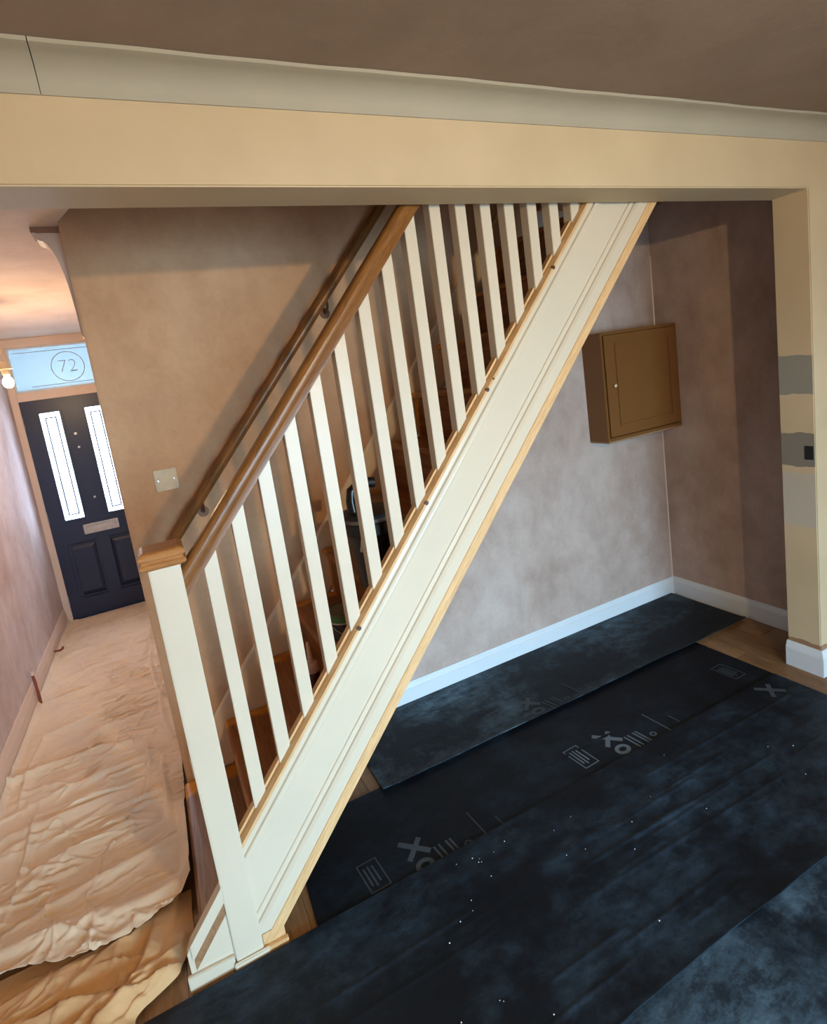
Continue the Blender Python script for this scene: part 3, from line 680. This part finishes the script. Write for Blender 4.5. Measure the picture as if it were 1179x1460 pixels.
# ---------------------------------------------------------------- underlay sheets (grids with gentle waves)
def vnoise(x, y, seed):
    xi = np.floor(x).astype(np.int64); yi = np.floor(y).astype(np.int64); fx = x-xi; fy = y-yi
    def h(a, b):
        n = (a*374761393 + b*668265263 + seed*1442695041) & 0x7fffffff
        n = ((n ^ (n >> 13))*1274126177) & 0x7fffffff
        return ((n ^ (n >> 16)) & 0xffff)/65535.0
    sx = fx*fx*(3-2*fx); sy = fy*fy*(3-2*fy)
    return (h(xi, yi)*(1-sx)+h(xi+1, yi)*sx)*(1-sy)+(h(xi, yi+1)*(1-sx)+h(xi+1, yi+1)*sx)*sy
def fbm(x, y, seed, o=4):
    s = 0; a = 1; t = 0
    for i in range(o): s = s+a*vnoise(x*2**i, y*2**i, seed+i*7); t += a; a *= .5
    return s/t-0.5
def grid_obj(name, X, Y, Z, mat, thick, parent=None):
    ny, nx = X.shape
    top = np.stack([X, Y, Z], -1).reshape(-1, 3); bot = top.copy(); bot[:, 2] -= thick
    V = np.concatenate([top, bot]); idx = np.arange(nx*ny).reshape(ny, nx); n = nx*ny
    q = np.stack([idx[:-1, :-1], idx[:-1, 1:], idx[1:, 1:], idx[1:, :-1]], -1).reshape(-1, 4)
    F = [q, (q+n)[:, ::-1]]
    for e in (idx[0, :][::-1], idx[:, 0], idx[-1, :], idx[:, -1][::-1]):
        F.append(np.stack([e[:-1], e[1:], e[1:]+n, e[:-1]+n], -1))
    F = np.concatenate(F)
    me = bpy.data.meshes.new(name); me.vertices.add(len(V)); me.vertices.foreach_set('co', V.ravel())
    me.loops.add(F.size); me.loops.foreach_set('vertex_index', F.ravel().astype(np.int32))
    me.polygons.add(len(F)); me.polygons.foreach_set('loop_start', np.arange(0, F.size, 4, dtype=np.int32))
    me.update(calc_edges=True); me.validate()
    bm = bmesh.new(); bm.from_mesh(me); bmesh.ops.recalc_face_normals(bm, faces=bm.faces); bm.to_mesh(me); bm.free()
    me.materials.append(mat); me.polygons.foreach_set('use_smooth', [True]*len(me.polygons)); me.set_sharp_from_angle(angle=math.radians(50))
    o = bpy.data.objects.new(name, me); C.objects.link(o)
    if parent: adopt(o, parent)
    return o
def underlay(name, quad, base, amp, mat, seed, label, front_lift=0.0, creases=0):
    # quad: back-left, back-right, front-right, front-left
    nx, ny = 130, 150
    u, v = np.meshgrid(np.linspace(0, 1, nx), np.linspace(0, 1, ny))
    bl, brr, fr, fl = [np.array(q) for q in quad]
    P = ((1-u)*(1-v))[..., None]*bl+(u*(1-v))[..., None]*brr+(u*v)[..., None]*fr+((1-u)*v)[..., None]*fl
    X, Y = P[..., 0].copy(), P[..., 1].copy()
    edge = np.clip((v-0.85)/0.15, 0, 1); edb = np.clip((0.12-v)/0.12, 0, 1)
    Y = Y + edge*fbm(X*2.2, X*0+3, seed)*0.028
    Z = base + amp*(fbm(X*2.5, Y*4, seed)+0.5) + front_lift*edge**2*(0.35+0.65*(fbm(X*1.7, X*0, seed+9)+0.5))
    rng = random.Random(seed)
    for i in range(creases):
        y0 = rng.uniform(min(fl[1], fr[1])+.05, bl[1]-.05); xa = rng.uniform(bl[0], brr[0]-.4); xb = xa+rng.uniform(.3, 1.1); s = rng.uniform(-.03, .03)
        dd = Y-(y0+s*(X-xa)); w = np.clip((X-xa)/.05, 0, 1)*np.clip((xb-X)/.05, 0, 1)
        Z = Z + w*rng.uniform(.0015, .0032)*np.exp(-(dd/0.007)**2)
    t = thing(name, (float(P[..., 0].mean()), float(P[..., 1].mean()), 0), label, 'floor underlay')
    g = grid_obj('foam_sheet', X, Y, Z, mat, 0.0045, t); return t, g
ua, uag = underlay('underlay_sheet', [(0.80, 0.008), (3.165, 0.006), (3.166, -0.500), (0.792, -0.485)], 0.0145, 0.003, M['under_a'], 11,
    'dusty black underlay strip with a painted sheen lying along the back wall skirting', 0.013)
ub, ubg = underlay('underlay_sheet', [(0.40, -0.445), (2.74, -0.475), (2.75, -0.99), (0.37, -0.99)], 0.0055, 0.002, M['under_b'], 23,
    'clean black underlay strip with printed boxes, second strip from the back wall', 0.0, 2)
uc, ucg = underlay('underlay_sheet', [(-0.150, -0.893), (2.74, -0.905), (2.745, -1.575), (-0.150, -1.555)], 0.0130, 0.002, M['under_c'], 37,
    'wide scuffed black underlay strip with long faint creases in the foreground', 0.010, 18)
ud, udg = underlay('underlay_sheet', [(-0.150, -1.50), (2.9, -1.52), (2.9, -2.30), (-0.150, -2.30)], 0.0055, 0.003, M['under_d'], 51,
    'dust streaked black underlay strip with painted cool daylight nearest the camera at bottom right', 0.0, 5)

# faded printing on the underlay: label boxes, big X and O, parts of further letters
def flat(bm, pts, z):
    bm.faces.new([bm.verts.new((x, y, z)) for x, y in pts])
def line(bm, p, q, w, z):
    p = Vector(p); q = Vector(q); d = (q-p).normalized(); n = Vector((-d.y, d.x))*w/2
    flat(bm, [p+n, q+n, q-n, p-n], z)
def printing(g, ox, oy, mat, ymin, what='box x o bars ring line'):
    V = np.array([v.co for v in g.data.vertices]); V = V[V[:, 2] > np.median(V[:, 2])-0.002]
    def piece(name, fn):
        bm = BM(); fn(bm)
        for f in bm.faces:
            f.normal_update()
            if f.normal.z < 0: f.normal_flip()
        bmesh.ops.bisect_plane(bm, geom=bm.verts[:]+bm.edges[:]+bm.faces[:], plane_co=(0, ymin, 0), plane_no=(0, -1, 0), clear_outer=True)
        me = bpy.data.meshes.new(name); bm.to_mesh(me); bm.free(); me.materials.append(mat)
        for v in me.vertices:      # drape onto the sheet
            d = (V[:, 0]-v.co.x)**2+(V[:, 1]-v.co.y)**2; i = np.argsort(d)[:4]; v.co.z = V[i, 2].max()+0.0005
        o = bpy.data.objects.new(name, me); C.objects.link(o); adopt(o, g)
    def ring(bm, c, ax, ay, bx_, by, seg):
        for k in range(seg):
            a0, a1 = k*2*math.pi/seg, (k+1)*2*math.pi/seg
            flat(bm, [(c[0]+ax*math.cos(a0), c[1]+ay*math.sin(a0)), (c[0]+ax*math.cos(a1), c[1]+ay*math.sin(a1)), (c[0]+bx_*math.cos(a1), c[1]+by*math.sin(a1)), (c[0]+bx_*math.cos(a0), c[1]+by*math.sin(a0))], 0)
    L = lambda bm, *q: line(bm, (ox+q[0], oy+q[1]), (ox+q[2], oy+q[3]), q[4], 0)
    def frame(bm):
        L(bm, -.002, 0, .075, .002, .005); L(bm, 0, 0, .012, -.124, .005); L(bm, .073, .002, .084, -.122, .005); L(bm, .010, -.124, .086, -.122, .005)
    if 'box' in what:
        piece('printed_box', frame)
        for k, (a, c) in enumerate(((-.02, -.10), (-.018, -.108), (-.022, -.095))): piece('printed_line', lambda bm: L(bm, .018+.016*k, a, .026+.016*k, c, .007))
    if 'x' in what.split():
        piece('printed_letter', lambda bm: (L(bm, .170, .004, .262, -.085, .022), L(bm, .250, -.010, .176, -.084, .020)))
    if ' o ' in what: piece('printed_letter', lambda bm: ring(bm, (ox+.217, oy-.128), .036, .030, .018, .013, 28))
    if 'bars' in what:
        for x in (.278, .298, .328, .345): piece('printed_stroke', lambda bm: L(bm, x, -.078, x+.010, -.160, .008))
    if 'ring' in what: piece('printed_letter', lambda bm: ring(bm, (ox+.394, oy-.135), .016, .014, .009, .008, 16))
    if 'line' in what: piece('printed_stroke', lambda bm: L(bm, .462, -.013, .473, -.162, .005)); piece('printed_stroke', lambda bm: L(bm, .545, -.09, .55, -.145, .004))
printing(ubg, 1.55, -0.732, M['print'], -0.985)
printing(ubg, 0.562, -0.757, M['printdim'], -0.985)
printing(ubg, 2.565, -0.70, M['printdim'], -0.985, 'box')
printing(ucg, 2.38, -0.93, M['printdim'], -1.5, 'x')
printing(uag, 1.427, -0.330, M['printdim'], -0.50)

# crumbs of plaster on the underlay
b = BM(); rng = random.Random(8)
spots = [(0.93, -0.96), (0.95, -0.975), (0.94, -0.985), (0.87, -0.95)] + [(rng.uniform(0.6, 2.4), rng.uniform(-1.5, -0.96)) for _ in range(26)]
for x, y in spots:
    s = rng.uniform(.0010, .0022); z = 0.0163
    vs = [b.verts.new((x+dx*s*rng.uniform(.6, 1.3), y+dy*s*rng.uniform(.6, 1.3), z+dz*s)) for dx, dy, dz in ((-1, -1, -.5), (1, -1, -.5), (1, 1, -.5), (-1, 1, -.5), (0, 0, 1.1))]
    for f in ((0, 1, 4), (1, 2, 4), (2, 3, 4), (3, 0, 4), (3, 2, 1, 0)): b.faces.new([vs[i] for i in f])
cr_ = tag(obj('plaster_crumbs', b, M['crumb']), 'tiny pale plaster crumbs scattered over the black underlay', 'debris'); cr_['kind'] = 'stuff'

# ---------------------------------------------------------------- dust sheets
def ridges(X, Y, items):
    Z = np.zeros_like(X)
    for cx, cy, ang, ln, wd, ht, bend in items:
        c, s = math.cos(ang), math.sin(ang)
        a = (X-cx)*c+(Y-cy)*s; t = -(X-cx)*s+(Y-cy)*c + bend*a*a
        env = np.exp(-(a/ln)**4)
        # asymmetric fold: one steep side
        k = np.where(t > 0, wd*0.55, wd*1.5)
        Z += ht*env*np.exp(-(t/k)**2)
    return Z
def crumple(x, y, seed, fx, fy, amp, w=0.035):
    # soft meandering creases: thin ridges along the level lines of a noise field
    n = fbm(x*fx+0.6*fbm(x*4, y*4, seed+3), y*fy+0.6*fbm(x*4, y*4, seed+5), seed, 3)
    k = np.clip(0.5+2.2*fbm(x*3, y*3, seed+50, 2), 0, 1)
    return amp*k*np.exp(-(n/w)**2)
def dust_sheet():
    nx, ny = 150, 640
    u, v = np.meshgrid(np.linspace(0, 1, nx), np.linspace(0, 1, ny))
    y = 2.955 + (-0.56-2.955)*v
    y = y + np.clip((v-0.97)/0.03, 0, 1)*(0.05*np.sin(u*7.0)+0.04*fbm(u*5, u*0, 77))
    xr = np.where(y > 0.06, 0.022, 0.020) + 0.010*(fbm(y*4, y*0+1, 5))
    x = -0.775 + (xr+0.775)*u
    rng = random.Random(21); it = []
    # broad transverse folds
    for cy, h, cx in ((2.15, .020, -.42), (1.98, .014, -.3), (1.72, .024, -.45), (1.45, .018, -.5), (1.28, .014, -.25), (1.05, .020, -.45), (0.86, .015, -.3), (0.66, .020, -.55), (0.42, .016, -.3), (0.2, .016, -.5), (-0.05, .020, -.4), (-0.28, .018, -.3)):
        it.append((cx, cy, rng.uniform(-.04, .30), rng.uniform(.20, .36), rng.uniform(.018, .030), h, rng.uniform(-.5, .5)))
    for i in range(150):
        cy = 2.8-3.4*rng.random(); it.append((rng.uniform(-.76, -.0), cy, rng.gauss(.15, .40), rng.uniform(.05, .17), rng.uniform(.006, .016), rng.uniform(.003, .010)*(1.0 if cy < 1.9 else .5), rng.uniform(-2, 2)))
    for cx, cy, l in ((-.10, 1.35, .5), (-.05, .75, .45), (-.13, .35, .25), (-.70, .7, .3), (-.60, .1, .2), (-.06, 0.1, .25), (-.12, 1.95, .28)):
        it.append((cx, cy, math.pi/2+rng.uniform(-.12, .12), l, .012, rng.uniform(.010, .018), rng.uniform(-.3, .3)))
    z = ridges(x, y, it)
    z += crumple(x, y, 61, 2.2, 7.0, .012)+crumple(x, y, 71, 3.0, 12.0, .007, .03)+crumple(x, y, 87, 8.0, 4.0, .007, .03)+crumple(x, y, 95, 7, 22, .0035, .04)
    z += 0.022*np.exp(-((y-(-0.47+0.03*np.sin(u*6)))/0.035)**2)     # rolled near edge
    z += 0.010*(fbm(x*5, y*5, 3)+.5) + 0.004*(fbm(x*19, y*19, 8)+.5)
    z *= 1.55
    z = 0.085*(1-np.exp(-z/0.085))
    z += 0.05*np.clip((x+0.02)/0.04, 0, 1)*np.clip((-y)/0.08, 0, 1)
    z += 0.03*np.clip((-0.755-x)/0.02, 0, 1)
    return x, y, z+0.030*np.clip((v-.88)/.12, 0, 1)+0.006
x, y, z = dust_sheet()
ds = thing('dust_sheet', (-0.38, 1.2, 0), 'long wrinkled calico dust sheet covering the hall floor up to the front door', 'dust sheet')
grid_obj('cloth', x, y, z, M['sheet'], 0.0018, ds)
def dust_sheet2():
    nx, ny = 190, 230
    u, v = np.meshgrid(np.linspace(0, 1, nx), np.linspace(0, 1, ny))
    y = -0.50 + (-1.45+0.50)*v
    # right edge runs in front of the bottom step, then square down past the underlay corner
    t = np.clip((-0.79-y)/0.08, 0, 1); t0 = np.clip((-0.70-y)/0.09, 0, 1)
    xr = 0.008 - 0.05*t0 - 0.130*t*t*(3-2*t) + 0.012*fbm(y*6, y*0, 4)
    x = -0.778 + (xr+0.778)*u
    rng = random.Random(33); it = []
    for cx, cy, a, l, w, h in ((-.50, -.62, .25, .30, .028, .030), (-.20, -.60, .45, .16, .022, .030), (-.35, -.74, -.25, .22, .024, .032), (-.14, -.70, 1.1, .12, .018, .026), (-.58, -.86, .35, .24, .026, .034), (-.28, -.86, .75, .16, .022, .030), (-.40, -1.0, .15, .3, .026, .03), (-.10, -.80, .3, .08, .014, .020)):
        it.append((cx, cy, a, l, w, h, rng.uniform(-2, 2)))
    for i in range(70):
        it.append((rng.uniform(-.76, -.06), rng.uniform(-1.3, -.5), rng.uniform(-.6, 1.3), rng.uniform(.05, .16), rng.uniform(.007, .016), rng.uniform(.004, .014), rng.uniform(-4, 4)))
    z = 1.5*ridges(x+0.05*fbm(x*7, y*7, 40), y+0.05*fbm(x*7, y*7, 41), it) + 0.030*(fbm(x*5, y*6, 13)+.5) + 0.006*(fbm(x*22, y*22, 18)+.5)
    z += crumple(x, y, 161, 4, 6, .022, .06)+crumple(x, y, 171, 6, 4, .016, .05)+crumple(x, y, 187, 11, 14, .004, .05)
    z = 0.10*(1-np.exp(-z/0.10))
    edge = np.clip((1-u)/0.04, 0, 1)
    return x, y, 0.006 + z*(0.25+0.75*edge)*np.clip(v/0.18, 0.03, 1)
x, y, z = dust_sheet2()
ds2 = thing('dust_sheet', (-0.42, -0.9, 0), 'crumpled heaped end of a second calico dust sheet at bottom left by the newel foot', 'dust sheet')
grid_obj('cloth', x, y, z, M['sheet2'], 0.0018, ds2)
